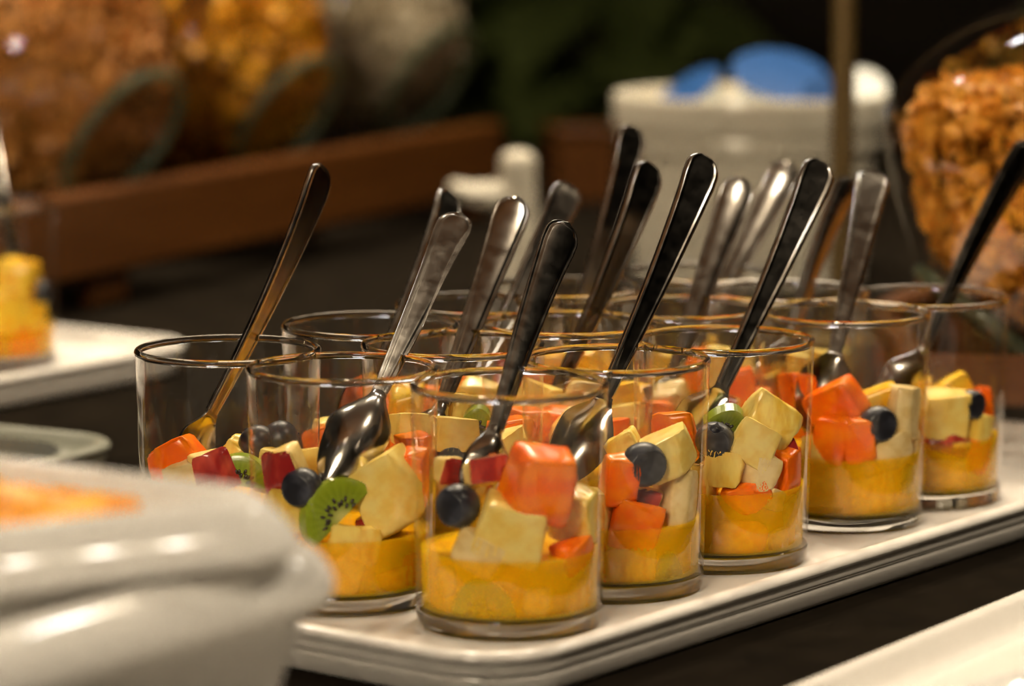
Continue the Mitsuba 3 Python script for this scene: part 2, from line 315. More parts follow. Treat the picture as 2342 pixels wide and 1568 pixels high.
def spoon(parent_label, group, centre, T, Nk, E, rho, back):
    """Teaspoon from its handle tip T over the neck Nk to the tip of the bowl E (all from the tumbler's foot)."""
    k = thing('teaspoon', parent_label, 'spoon', group)
    T, Nk, E = (np.asarray(q, float) for q in (T, Nk, E))
    ax = (T - Nk); L = np.linalg.norm(ax); ax /= L
    view = np.array([0, -1.0, 0.22])
    n0 = view - ax * (view @ ax); n0 /= np.linalg.norm(n0)
    b0 = np.cross(ax, n0)
    if b0[0] < 0: b0 = -b0
    a = math.radians(rho)
    n0 = n0 * math.cos(a) + b0 * math.sin(a)
    if back: n0 = -n0
    W, NECK = 0.0140, 0.0054
    U = np.concatenate([np.linspace(-1, 1, 27)])
    def build(P, tang, nrm, width, top, thick):
        sd = np.cross(tang, nrm); sd /= np.linalg.norm(sd, axis=1, keepdims=True)
        up = P[:, None] + sd[:, None] * (U[None, :, None] * width[:, None, None] / 2) + nrm[:, None] * top[..., None]
        dn = up - nrm[:, None] * thick[..., None]
        loops = np.concatenate([up, dn[:, ::-1]], 1)
        loops[..., :] = loops
        rr = np.linalg.norm(loops[..., :2], axis=-1); lim = r_in(loops[..., 2]) - 0.0006 + np.maximum(0, loops[..., 2] - (GH - 0.004)) * 1.6
        sc = np.where(rr > lim, lim / np.maximum(rr, 1e-9), 1.0)
        loops[..., :2] *= sc[..., None]
        return rings(loops + centre)
    # handle: t = distance from the tip
    t = np.concatenate([W / 2 * (1 - np.cos(np.linspace(0.06, np.pi / 2, 14))), np.linspace(W / 2, L, 40)[1:]])
    x = t / L
    width = W + (NECK - W) * np.clip((t - 0.012) / (L - 0.012), 0, 1) ** 0.8
    width = np.where(t < W / 2, W * np.sqrt(np.maximum(1 - (1 - t / (W / 2)) ** 2, 0)), width)
    bow = 0.0022 * np.sin(np.pi * x) - 0.0022 * np.exp(-t / 0.008)
    P = T + (-ax) * t[:, None] + n0 * bow[:, None]
    tang = np.gradient(P, axis=0); tang /= np.linalg.norm(tang, axis=1, keepdims=True)
    nrm = n0 - tang * (tang @ n0)[:, None]; nrm /= np.linalg.norm(nrm, axis=1, keepdims=True)
    de = np.minimum((1 - np.abs(U))[None, :] * width[:, None] / 2, t[:, None] * 1.0 + 0 * U)
    fade = np.clip(1.25 - x, 0, 1)[:, None]
    lip = 0.00042 * np.exp(-((de - 0.0013) / 0.00045) ** 2) * fade
    edge = 0.00055 * (1 - np.clip(de / 0.0008, 0, 1)) ** 2
    top = lip - edge - 0.0002 * 0
    thick = (0.0010 + 0.0009 * (1 - U[None] ** 2) + 0.0008 * x[:, None]) - edge * 0.9
    part(k, 'handle', build(P, tang, nrm, width, top, thick), 'steel', 50)
    # bowl: quadratic curve from the neck to E
    c1 = Nk - ax * 0.014
    q = np.concatenate([np.linspace(0, 0.8, 22), 0.8 + 0.2 * np.sin(np.linspace(0, np.pi / 2 * 0.97, 10))[1:]])
    P = (1 - q)[:, None] ** 2 * Nk + 2 * (q * (1 - q))[:, None] * c1 + q[:, None] ** 2 * E
    tang = np.gradient(P, q, axis=0); tang /= np.linalg.norm(tang, axis=1, keepdims=True)
    nrm = n0 - tang * (tang @ n0)[:, None]; nrm /= np.linalg.norm(nrm, axis=1, keepdims=True)
    BW = 0.0215
    sm = np.clip(q / 0.5, 0, 1); sm = sm * sm * (3 - 2 * sm)
    width = NECK + (BW - NECK) * sm
    width = np.where(q > 0.5, BW * np.sqrt(np.maximum(1 - ((q - 0.5) / 0.5) ** 2, 0.002)), width)
    dep = 0.0050 * np.clip(np.sin(np.pi * np.clip((q - 0.08) / 0.92, 0, 1)), 0, 1) ** 0.8
    top = -dep[:, None] * (1 - U[None] ** 2) + 0.0008 * (U[None] ** 2) * sm[:, None]
    thick = np.broadcast_to(0.0011 + 0.0016 * (1 - sm)[:, None] * (1 - U[None] ** 2), top.shape)
    part(k, 'bowl', build(P, tang, nrm, width, top, thick), 'steel', 60)

def rounded(m, it=3, noise=0.0004, seed=0):
    v, f = m.vertices, m.faces
    for _ in range(3): v, f = trimesh.remesh.subdivide(v, f)
    m = trimesh.Trimesh(v, f); m.merge_vertices()
    trimesh.smoothing.filter_laplacian(m, lamb=0.5, iterations=it)
    nn = meshkit.fbm(m.vertices * 330 + seed * 3.7, 3, seed % 97) - 0.5
    m.vertices = m.vertices + m.vertex_normals * (nn * 2 * noise)[:, None]
    return m

def chunk(w, h, d, r):
    j = lambda: 1 + r.uniform(-0.24, 0.12)
    pts = [(sx * w / 2 * j(), sy * d / 2 * j(), sz * h / 2 * j()) for sx in (-1, 1) for sy in (-1, 1) for sz in (-1, 1)]
    return trimesh.convex.convex_hull(np.array(pts))

def skin_of(m, direction, off=0.00045):
    """Thin peel over the faces of m that look along the direction."""
    keep = m.face_normals @ direction > 0.62
    s = m.submesh([keep], append=True, repair=False); n = len(s.vertices)
    nr = s.vertex_normals
    v = np.vstack([s.vertices + nr * off, s.vertices - nr * 0.0002])
    e = s.edges_sorted; u, cnt = np.unique(e, axis=0, return_counts=True); b = {tuple(x) for x in u[cnt == 1]}
    side = [(i, j) for i, j in s.edges if tuple(sorted((i, j))) in b]
    f = np.vstack([s.faces, s.faces[:, ::-1] + n] + [[(j, i, i + n), (j, i + n, j + n)] for i, j in side])
    return trimesh.Trimesh(v, f, process=False)

def kiwi_slice(w, h, d):
    """Half-round slice, flat side below, with per-vertex colours by the distance from its core; and its seeds."""
    nr, na = 14, 40
    pts, col, f = [], [], []
    ang = np.linspace(0, np.pi, na)
    for face in (0, 1):
        for i in range(nr + 1):
            q = i / nr
            for a in ang:
                pts.append((q * w / 2 * math.cos(a), (-d / 2 if face == 0 else d / 2) * (1 - 0.25 * q ** 6), q * h * math.sin(a)))
                ray = 0.5 + 0.5 * math.sin(a * 26)
                core, flesh, edge = np.array([0.50, 0.48, 0.16]), np.array([0.12, 0.165, 0.005]) + ray * np.array([0.04, 0.045, 0.006]), np.array([0.17, 0.22, 0.010])
                c = core * max(0, 1 - q / 0.34) + flesh * min(1, q / 0.34)
                t = np.clip((q - 0.72) / 0.28, 0, 1)
                col.append(c * (1 - t) + edge * t)
    st = (nr + 1) * na
    for i in range(nr):
        for j in range(na - 1):
            a, b, c, e = i * na + j, i * na + j + 1, (i + 1) * na + j + 1, (i + 1) * na + j
            f += [(a, c, b), (a, e, c), (st + a, st + b, st + c), (st + a, st + c, st + e)]
    for j in range(na - 1):
        a, b = nr * na + j, nr * na + j + 1
        f += [(a, st + b, b), (a, st + a, st + b)]
    for i in range(nr):
        for j0 in (0, na - 1):
            a, b = i * na + j0, (i + 1) * na + j0
            f += [(a, b, st + b), (a, st + b, st + a)]
    m = trimesh.Trimesh(np.array(pts) - (0, 0, h * 0.42), f, process=False)
    seeds = []
    for s in range(16):
        a = math.pi * (s + 0.5) / 16; q = 0.42 + 0.09 * math.sin(s * 2.4)
        e = trimesh.creation.icosphere(1, 1.0); e.apply_scale((0.0011, 0.0006, 0.0006))
        e.apply_transform(trimesh.transformations.rotation_matrix(-a, [0, 1, 0]))
        e.apply_translation((q * w / 2 * math.cos(a), -d / 2, q * h * math.sin(a) - h * 0.42)); seeds.append(e)
        e2 = e.copy(); e2.apply_translation((0, d, 0)); seeds.append(e2)
    return m, np.array(col), trimesh.util.concatenate(seeds)

def blueberry(dia):
    r = dia / 2
    prof = [(0, -0.93), (0.3, -0.90), (0.62, -0.72), (0.88, -0.42), (1.0, -0.02), (0.95, 0.34), (0.76, 0.64), (0.50, 0.82), (0.36, 0.875), (0.28, 0.86), (0.20, 0.76), (0, 0.72)]
    body = closed(lathe(smooth_profile(prof, 4) * r * np.array([1, 1]), 40))
    crown = []
    for i in range(5):
        a = i * 2 * math.pi / 5
        t = trimesh.convex.convex_hull(np.array([(0.24, -0.17, 0.84), (0.24, 0.17, 0.84), (0.47, 0, 0.97), (0.30, -0.12, 0.90), (0.30, 0.12, 0.90), (0.30, 0, 0.80)]) * r)
        t.apply_transform(trimesh.transformations.rotation_matrix(a, [0, 0, 1])); crown.append(t)
    return body, trimesh.util.concatenate(crown)

KINDS = {'papaya': ('papaya_piece', 'orange papaya chunk', 'papaya'), 'melon': ('melon_piece', 'pale green melon cube', 'melon'), 'pear': ('pear_piece', 'pale pear piece', 'pear'),
         'pineapple': ('pineapple_piece', 'yellow pineapple chunk', 'pineapple'), 'mango': ('mango_piece', 'golden mango cube', 'mango'), 'apple': ('apple_piece', 'red-skinned apple wedge', 'apple'),
         'kiwi': ('kiwi_slice', 'green kiwi slice', 'kiwi'), 'blueberry': ('blueberry', 'dark blueberry', 'blueberry')}

def place_words(items):
    """For pieces of one kind in one tumbler: words that tell each from the others, from where they lie."""
    n = len(items)
    if n == 1: return ['']
    P = np.array([i[1:4] for i in items], float)
    if n == 2:
        k = int(np.argmax(np.abs(P[0] - P[1]) * [1, 0.7, 1]))
        lo, hi = (('left', 'right'), ('front', 'rear'), ('lower', 'upper'))[k]
        return [hi if P[i, k] > P[1 - i, k] else lo for i in range(2)]
    if n == 3 and np.ptp(P[:, 2]) > np.ptp(P[:, 0]):
        o = np.argsort(-P[:, 2]); w = ('topmost', 'middle', 'lowest')
    else:
        o = np.argsort(P[:, 0]); w = {3: ('leftmost', 'middle', 'rightmost')}.get(n, ('leftmost', 'second from left', 'third from left', 'fourth from left', 'fifth from left', 'sixth from left')[:n - 1] + ('rightmost',))
    out = [''] * n
    for r, i in enumerate(o): out[i] = w[r]
    return out

def add_fruit(centre, where, table, level):
    words = [''] * len(table)
    for kind in {t[0] for t in table}:
        ids = [i for i, t in enumerate(table) if t[0] == kind]
        for i, w in zip(ids, place_words([table[i] for i in ids])): words[i] = w
    for i, (kind, x, y, z, w, h, ang) in enumerate(table):
        name, desc, cat = KINDS[kind]
        seed = int(abs(x * 131 + y * 57 + z * 17 + w * 7)) + i
        r = random.Random(seed)
        x, y, z, w, h = x / 1e3, y / 1e3, z / 1e3, w / 1e3, h / 1e3
        sub = ' deep in juice' if z < level - 0.004 else ''
        k = thing(name, f'{words[i]} {desc}{sub}, in {where}'.strip(), cat, f'{desc}s')
        R = np.eye(4); rot = trimesh.transformations.rotation_matrix
        tilt = rot(math.radians(r.uniform(-16, 22)), [1, 0, 0]) @ rot(math.radians(r.uniform(-32, 32)), [0, 0, 1])
        M = rot(math.radians(ang + (r.uniform(-14, 14) if ang == 0 else 0)), [0, 1, 0]) @ tilt
        def put(m):
            m = m.copy(); m.apply_transform(M); v = m.vertices + (x, y, z)
            rr = np.hypot(v[:, 0], v[:, 1]); lim = r_in(v[:, 2]) - 0.0007 - 0.0009 * np.clip((level + 0.0005 - v[:, 2]) / 0.003, 0, 1)
            v[:, :2] *= np.where(rr > lim, lim / np.maximum(rr, 1e-9), 1)[:, None]
            v[:, 2] = np.maximum(v[:, 2], FLOOR + 0.001)
            m.vertices = v + centre; return m
        if kind == 'blueberry':
            b, cr = blueberry(math.sqrt(w * h) * 1.1)
            M = rot(r.uniform(0, 6), [0, 0, 1]) @ rot(math.radians(r.uniform(20, 150)), [1, 0, 0])
            part(k, 'berry', put(b), 'berry_skin', 60); part(k, 'crown', put(cr), 'berry_skin')
        elif kind == 'kiwi':
            b, col, sd = kiwi_slice(max(w, h) * 1.1, min(w, h) * 1.05, 0.007)
            part(k, 'flesh', put(b), 'kiwi_flesh', color=col); part(k, 'seeds', put(sd), 'kiwi_seed', True, 'small black seeds', True)
        elif kind == 'apple':
            m = rounded(chunk(w, h, math.sqrt(w * h) * 0.7, r), 2, 0.0002, seed); m = put(m)
            part(k, 'flesh', m, 'apple_flesh', 45)
            d = M[:3, :3] @ np.array([0.0, -1.0, 0.25]); part(k, 'skin', skin_of(m, d / np.linalg.norm(d)), 'apple_skin', 45, 'glossy dark red skin')
        else:
            it, nz = {'papaya': (3, 0.0003), 'melon': (2, 0.0002), 'pear': (3, 0.0003), 'pineapple': (3, 0.0007), 'mango': (3, 0.0003)}[kind]
            part(k, 'flesh', put(rounded(chunk(w * 1.09, h * 1.09, math.sqrt(w * h) * 0.92, r), it - 1, nz * 1.5, seed)), kind + '_flesh', 42)

ROWS = {'G': 'the right row', 'M': 'the middle row', 'L': 'the left row'}
NTH = ('nearest', 'second', 'third', 'fourth', 'farthest')
GLASSES = {'G1': (-0.0009, 1.0989), 'G2': (0.0359, 1.1542), 'G3': (0.0765, 1.2041), 'G4': (0.1271, 1.2731), 'G5': (0.1634, 1.3191), 'M1': (-0.0578, 1.1342), 'M2': (-0.0211, 1.1899), 'M3': (0.0209, 1.2429), 'M4': (0.0649, 1.2868), 'M5': (0.1101, 1.3365), 'L1': (-0.1003, 1.176), 'L2': (-0.0527, 1.2394), 'L3': (-0.0124, 1.2969), 'L4': (0.0201, 1.3461), 'L5': (0.0775, 1.3945)}
SPOONS = {
    'L1': ([0.0328, 0.0619, 0.1395], [-0.0068, 0.016, 0.0549], [-0.0192, -0.01, 0.0272], 51, 0),
    'L2': ([0.0306, 0.0847, 0.1217], [0.0035, 0.0035, 0.0621], [-0.0109, -0.0225, 0.0353], 36, 0),
    'M1': ([0.0384, 0.094, 0.1207], [0.0119, 0.0065, 0.0695], [-0.005, -0.018, 0.0429], 0, 1),
    'M2': ([0.0226, 0.0789, 0.1231], [-0.0042, 0.0035, 0.057], [-0.0212, 0.0135, 0.0264], 0, 1),
    'L3': ([0.0375, 0.0671, 0.1213], [-0.0005, -0.001, 0.0522], [-0.017, 0.009, 0.0192], 14, 0),
    'G1': ([0.019, 0.0891, 0.1224], [-0.0051, 0.007, 0.0634], [-0.0110, 0.0130, 0.0245], 24, 1),
    'L4': ([0.0322, 0.0607, 0.141], [0.0033, 0.013, 0.0532], [-0.0132, -0.0095, 0.0245], 28, 0),
    'M3': ([0.035, 0.0617, 0.1347], [-0.0037, 0.0115, 0.052], [-0.021, -0.013, 0.0255], 30, 0),
    'G2': ([0.0365, 0.0716, 0.1451], [-0.0024, 0.0195, 0.0642], [-0.0224, -0.003, 0.0378], 21, 0),
    'M4': ([0.0274, 0.0732, 0.1217], [-0.0025, 0.0005, 0.0535], [-0.0189, 0.0105, 0.0208], 4, 1),
    'L5': ([0.0421, 0.0615, 0.1194], [-0.001, -0.0035, 0.0503], [-0.017, 0.0025, 0.0141], 0, 1),
    'G3': ([0.0423, 0.07, 0.1392], [0.0011, 0.0145, 0.061], [-0.0198, -0.0085, 0.0359], 14, 0),
    'M5': ([0.0316, 0.0806, 0.1156], [0.0001, -0.0015, 0.0603], [-0.0164, 0.0085, 0.0266], 30, 1),
    'G4': ([0.0203, 0.089, 0.1277], [-0.0023, 0.0105, 0.0643], [-0.0146, -0.015, 0.0363], 0, 0),
    'G5': ([0.0483, 0.0613, 0.1354], [0.0006, 0.012, 0.0573], [-0.0217, -0.0055, 0.0293], 33, 1),
}
FRUIT = {
    'G1': [
        ('blueberry',-16.7,-18.2,42.8,14.0,13.1,0), ('papaya',10.3,-19.1,50.1,21.4,20.0,20), ('melon',1.0,-22.4,35.6,21.4,16.8,18), ('pear',-9.5,-22.9,28.5,15.7,11.4,20), ('pineapple',23.3,-4.7,36.5,13.7,18.1,5), ('apple',-7.6,-12.0,53.1,15.1,8.9,-10), ('papaya',22.0,-13.3,25.6,14.4,8.6,-12), ('melon',12.6,2.0,55.8,11.6,7.3,10), ('kiwi',-7.9,-22.1,12.0,20.0,13.6,0), ('pear',9.0,-25.3,12.6,8.5,8.5,10), ('pear',-20.5,-17.7,17.5,7.2,8.6,0), ('pineapple',19.5,-14.0,10.6,13.0,11.5,0), ('mango',2.2,-8.0,15.3,14.5,13.0,30), ('apple',-19.7,6.0,50.2,10.2,8.7,10)],
    'M1': [
        ('apple',-19.4,-15.3,48.8,14.8,12.5,-25), ('blueberry',-12.6,-21.6,42.8,12.6,12.9,0), ('kiwi',-3.7,-22.7,36.6,25.0,12.5,-42), ('melon',16.6,-13.0,39.7,20.0,24.4,-28), ('pineapple',4.5,-10.0,45.2,14.1,11.1,-30), ('pineapple',-19.2,-15.7,34.2,13.3,13.3,10), ('pineapple',5.5,-24.0,23.9,16.2,11.8,0), ('papaya',22.0,-10.6,11.3,14.9,13.4,0), ('melon',-2.7,-23.8,11.6,17.7,13.3,15), ('apple',9.5,-14.0,27.8,8.9,5.9,0), ('papaya',24.9,-5.6,43.7,8.9,16.4,0), ('mango',17.2,-17.7,10.2,13.4,8.9,0), ('melon',-13.2,8.0,45.6,10.5,9.0,0)],
    'L1': [
        ('papaya',-18.0,-13.4,43.0,20.7,13.0,-32), ('pear',-14.4,-21.5,39.4,14.5,8.8,-25), ('apple',-3.4,-24.2,41.6,14.4,14.4,-15), ('kiwi',6.4,-23.7,41.0,9.9,19.8,8), ('pineapple',3.8,-6.0,44.5,9.3,9.3,20), ('blueberry',10.5,-8.0,48.4,12.0,11.7,0), ('blueberry',18.5,-6.0,49.2,12.3,12.0,0), ('melon',19.0,-15.1,39.1,15.3,13.8,10), ('papaya',-12.9,-19.8,24.4,16.8,15.3,0), ('melon',7.1,-22.6,21.9,16.8,15.3,10), ('mango',-6.9,-2.0,25.6,14.0,14.0,20)],
    'G2': [
        ('blueberry',9.0,-22.8,47.1,15.5,12.8,-8), ('melon',18.8,-14.0,49.8,18.0,14.3,-25), ('papaya',0.9,-25.1,42.7,10.4,14.9,10), ('papaya',5.4,-23.2,25.6,16.5,15.0,8), ('pear',21.4,-9.7,32.1,14.4,18.9,5), ('apple',9.9,-14.0,32.2,9.0,10.5,20), ('pineapple',3.0,-6.0,49.9,11.4,9.8,-30), ('kiwi',17.4,-18.9,10.3,12.0,10.5,0), ('pineapple',2.9,-24.0,11.5,16.5,13.5,0), ('melon',-9.1,-22.4,29.3,13.5,16.5,0), ('papaya',-12.0,-20.1,12.1,16.5,16.5,0), ('mango',10.9,-12.0,10.5,13.6,10.6,0), ('apple',23.0,-6.0,39.9,7.6,6.1,-20)],
    'G3': [
        ('pineapple',16.6,-8.0,51.8,19.7,14.2,35), ('kiwi',0.5,-14.0,52.5,12.5,11.0,40), ('melon',9.4,-22.5,45.6,14.8,14.0,28), ('blueberry',-4.5,-24.8,47.5,11.8,13.1,0), ('papaya',21.3,-12.5,34.6,12.3,14.9,20), ('pear',11.9,-22.5,36.1,11.7,11.7,20), ('pineapple',-1.2,-25.5,37.7,11.7,11.7,10), ('papaya',6.3,-24.5,27.7,15.6,9.3,-15), ('apple',21.8,-9.7,41.3,8.7,6.3,-30), ('melon',22.6,-13.1,19.1,11.0,9.4,0), ('pineapple',-11.1,-21.9,30.4,14.1,14.1,0), ('papaya',-18.6,-14.9,46.6,14.1,17.2,0), ('pear',18.3,-19.1,9.7,9.4,9.4,0), ('mango',4.7,-23.4,11.7,17.2,14.1,10), ('pear',17.2,-21.2,25.5,7.8,7.0,0)],
    'G4': [
        ('papaya',-4.8,-12.0,45.9,19.9,14.9,-30), ('papaya',-6.7,-23.5,35.3,12.3,15.6,5), ('papaya',2.2,-25.3,34.6,10.7,14.8,-5), ('blueberry',10.7,-22.4,40.6,13.2,13.2,0), ('mango',14.4,-4.9,44.7,13.3,15.0,-20), ('pear',21.7,-11.5,43.1,12.5,17.4,12), ('pear',15.8,-18.7,30.2,17.4,11.6,-15), ('pear',25.3,-5.1,29.5,10.0,11.7,10), ('papaya',-16.0,4.0,42.4,10.4,25.2,-10), ('melon',-13.2,-23.0,30.1,7.4,11.5,0), ('melon',-8.4,-22.0,17.4,18.2,14.9,5), ('pineapple',8.1,-22.5,15.8,18.2,13.2,0), ('pear',2.9,-26.5,9.5,9.9,8.2,0), ('kiwi',22.3,-13.7,17.5,10.0,10.0,0), ('mango',-5.4,-10.0,10.6,15.0,10.0,0)],
    'G5': [
        ('melon',5.3,-22.8,36.6,17.1,16.2,5), ('mango',11.0,2.0,42.5,14.8,8.7,-30), ('blueberry',16.0,-20.3,40.3,10.6,10.9,0), ('papaya',23.8,-4.0,36.9,5.9,14.2,-5), ('pineapple',19.6,-16.9,29.5,10.3,11.2,10), ('apple',5.3,-24.8,25.2,18.8,7.7,0), ('papaya',18.0,-17.6,20.1,12.9,12.0,10), ('pear',5.5,-24.5,14.4,15.4,10.3,10), ('papaya',-9.7,-22.7,17.5,13.7,13.7,0), ('mango',-13.1,-20.9,31.1,13.7,13.7,0), ('mango',-0.8,6.0,41.5,6.3,10.5,0), ('melon',-2.8,-10.0,10.5,13.8,10.4,0)],
    'L2': [
        ('papaya',-17.5,-18.1,38.1,13.7,11.3,-8), ('blueberry',-9.5,-23.8,46.1,11.5,11.2,0), ('melon',-16.4,-8.0,41.7,8.1,8.1,10), ('papaya',5.8,-3.2,45.8,8.9,17.9,0), ('mango',13.2,-8.8,48.5,12.2,19.5,5), ('papaya',1.3,-24.7,37.3,14.4,12.8,0), ('melon',18.7,-16.6,39.1,12.9,12.9,15), ('pineapple',-6.9,-23.0,32.1,16.0,14.4,0), ('apple',8.4,-2.0,28.3,14.7,11.4,0), ('mango',18.6,-15.7,25.8,14.5,14.5,0)],
    'M2': [
        ('melon',1.1,-24.5,51.4,15.0,11.5,4), ('blueberry',0.4,-25.6,42.8,12.0,12.3,0), ('blueberry',-6.7,-12.0,43.5,10.9,11.6,0), ('kiwi',8.7,2.0,52.2,11.0,9.4,0), ('pineapple',5.2,8.0,55.0,12.6,11.0,0), ('papaya',20.1,-6.0,49.9,14.8,8.6,-5), ('melon',19.4,-16.1,45.8,13.2,11.6,-20), ('papaya',-11.4,-21.5,42.4,12.3,17.0,0), ('apple',10.2,-23.5,41.2,12.3,10.8,0), ('pineapple',-3.9,-23.4,34.6,16.9,13.9,0), ('melon',-15.0,-4.0,50.4,12.5,10.9,0)],
    'M3': [
        ('mango',18.9,-3.9,52.5,12.2,10.6,0), ('melon',19.9,-10.1,47.2,17.0,8.9,0), ('papaya',16.3,-20.4,42.8,10.5,9.7,0), ('melon',1.8,-24.6,41.5,13.6,13.6,40), ('papaya',-4.4,-6.0,43.6,12.2,11.4,10), ('kiwi',7.1,-25.9,36.1,11.2,6.4,0), ('pear',7.6,2.0,51.0,14.7,13.1,10), ('papaya',-16.2,-18.6,43.8,14.5,12.9,0), ('melon',-11.2,2.0,50.2,13.1,13.1,20), ('pineapple',-0.1,-24.4,31.7,16.1,12.9,0)],
    'M4': [
        ('pear',-3.6,-6.0,44.0,12.6,12.6,-20), ('blueberry',1.9,-26.2,38.6,10.3,10.6,0), ('melon',14.8,6.0,52.7,8.5,20.4,0), ('papaya',23.0,-4.0,48.3,11.0,15.2,-10), ('apple',17.4,-8.0,42.9,10.1,10.1,20), ('melon',8.7,-23.1,36.0,13.3,11.6,10), ('papaya',-10.2,-22.6,40.3,13.3,13.3,0), ('pineapple',-0.2,-24.1,28.7,16.6,13.3,0), ('mango',-17.6,2.0,41.3,13.6,15.3,0)],
    'M5': [
        ('melon',2.9,-2.0,45.3,10.2,21.9,4), ('apple',16.4,-4.0,42.9,8.8,15.8,20), ('melon',13.6,6.0,47.6,13.2,14.1,5), ('papaya',-1.9,-8.0,35.6,12.2,10.5,-30), ('pear',-7.2,4.0,41.7,12.3,14.1,0), ('pineapple',3.8,-23.9,32.1,15.6,13.8,0), ('papaya',16.4,-18.8,31.2,13.9,12.1,0), ('papaya',-14.9,-19.5,36.6,13.9,13.9,0)],
    'L3': [
        ('melon',-0.8,-24.6,45.7,14.2,13.4,0), ('apple',9.7,2.0,52.6,7.7,11.9,0), ('papaya',-9.9,-4.0,45.8,10.2,13.6,0), ('pineapple',15.6,-19.7,44.0,13.4,11.8,0), ('papaya',-16.4,-18.6,43.0,13.5,13.5,0), ('melon',2.2,-24.0,33.7,16.8,13.4,0)],
    'L4': [
        ('mango',8.1,4.0,48.8,15.6,10.3,0), ('mango',16.9,2.0,49.8,6.7,13.3,0), ('mango',-3.6,2.0,48.0,10.6,9.7,0), ('melon',5.8,-23.9,42.8,15.6,12.2,0), ('papaya',-9.8,-22.5,40.8,13.9,13.9,0), ('pear',18.2,-17.0,39.9,12.2,14.0,0), ('pineapple',0.6,-23.9,30.5,17.4,13.9,0)],
    'L5': [
        ('papaya',-0.3,-24.0,42.4,16.2,14.4,0), ('melon',14.4,-19.6,43.5,14.5,14.5,0), ('pineapple',-12.7,-20.3,41.8,16.3,14.4,0), ('mango',1.3,6.0,47.0,12.9,11.0,0)],
}
LEVELS = {'G1': 0.0262, 'M1': 0.0255, 'G2': 0.0258, 'G3': 0.0288, 'G4': 0.0282, 'G5': 0.0264}
# the tumbler on the rear left tray
GLASSES['G3'] = (0.0763, 1.2015)
GLASSES['B'] = (-0.2592, 1.669)
SPOONS['B'] = ([-0.010, 0.024, 0.140], [0.0100, 0.004, 0.0560], [0.0200, -0.010, 0.0270], 20, 0)
FRUIT['B'] = [('mango', 13, -14, 44, 17, 20, 10), ('mango', 6, -20, 29, 20, 18, 0), ('mango', 20, -14, 25, 17, 16, 0), ('blueberry', 24, -6, 37, 12, 12, 0), ('mango', -8, -14, 40, 20, 20, 0), ('papaya', -5, -22, 14, 20, 16, 0), ('melon', 10, 10, 36, 18, 18, 0), ('papaya', 17, -19, 13, 18, 14, 0)]
LEVELS['B'] = 0.020
for g, (gx, gy) in GLASSES.items():
    centre = np.array([gx, gy, TRAY_Z + 0.0002])
    if g == 'B':
        where, desc = 'the lone tumbler on the rear left tray', 'lone clear tumbler of mango salad on the rear left tray'
    else:
        nth = NTH[int(g[1]) - 1]
        where = f'the {nth} tumbler of {ROWS[g[0]]}'
        desc = f'clear glass tumbler of fruit salad, {nth} of {ROWS[g[0]]} on the tray'
    lv = LEVELS.get(g, 0.0265)
    k = thing('tumbler', desc, 'glass', 'fruit salad tumblers')
    tr = T4().translate(centre.tolist())
    sh = dict(to_world=tr)
    part(k, 'wall', M_WALL, 'glass_sheet', True, to_world=tr)
    part(k, 'rim', M_RIM, 'glass', True, 'rounded clear rim', to_world=tr)
    part(k, 'base', M_BASE, 'glass', 30, 'thick clear foot', to_world=tr)
    ju = thing('fruit_juice', f'cloudy yellow-orange juice in {where}', 'juice', 'juice in the tumblers')
    part(ju, 'added_core', juice_mesh(lv - 0.0008, 0.0030, 0.0008), 'juice_bright_core', True, to_world=tr)  # opaque core added inside the liquid to make the juice brighter
    part(ju, 'liquid', juice_mesh(lv), 'juice_skin', True, to_world=tr, interior={'type': 'ref', 'id': 'juice_medium'})
    add_fruit(centre, where, FRUIT[g], lv)
for g, a in SPOONS.items():
    where = 'the lone tumbler on the rear left tray' if g == 'B' else f'the {NTH[int(g[1]) - 1]} tumbler of {ROWS[g[0]]}'
    look = 'plain back towards us' if a[4] else 'bordered front towards us'
    spoon(f'steel teaspoon leaning in {where}, {look}', 'teaspoons in the tumblers', np.array([*GLASSES[g], TRAY_Z + 0.0002]), *a)

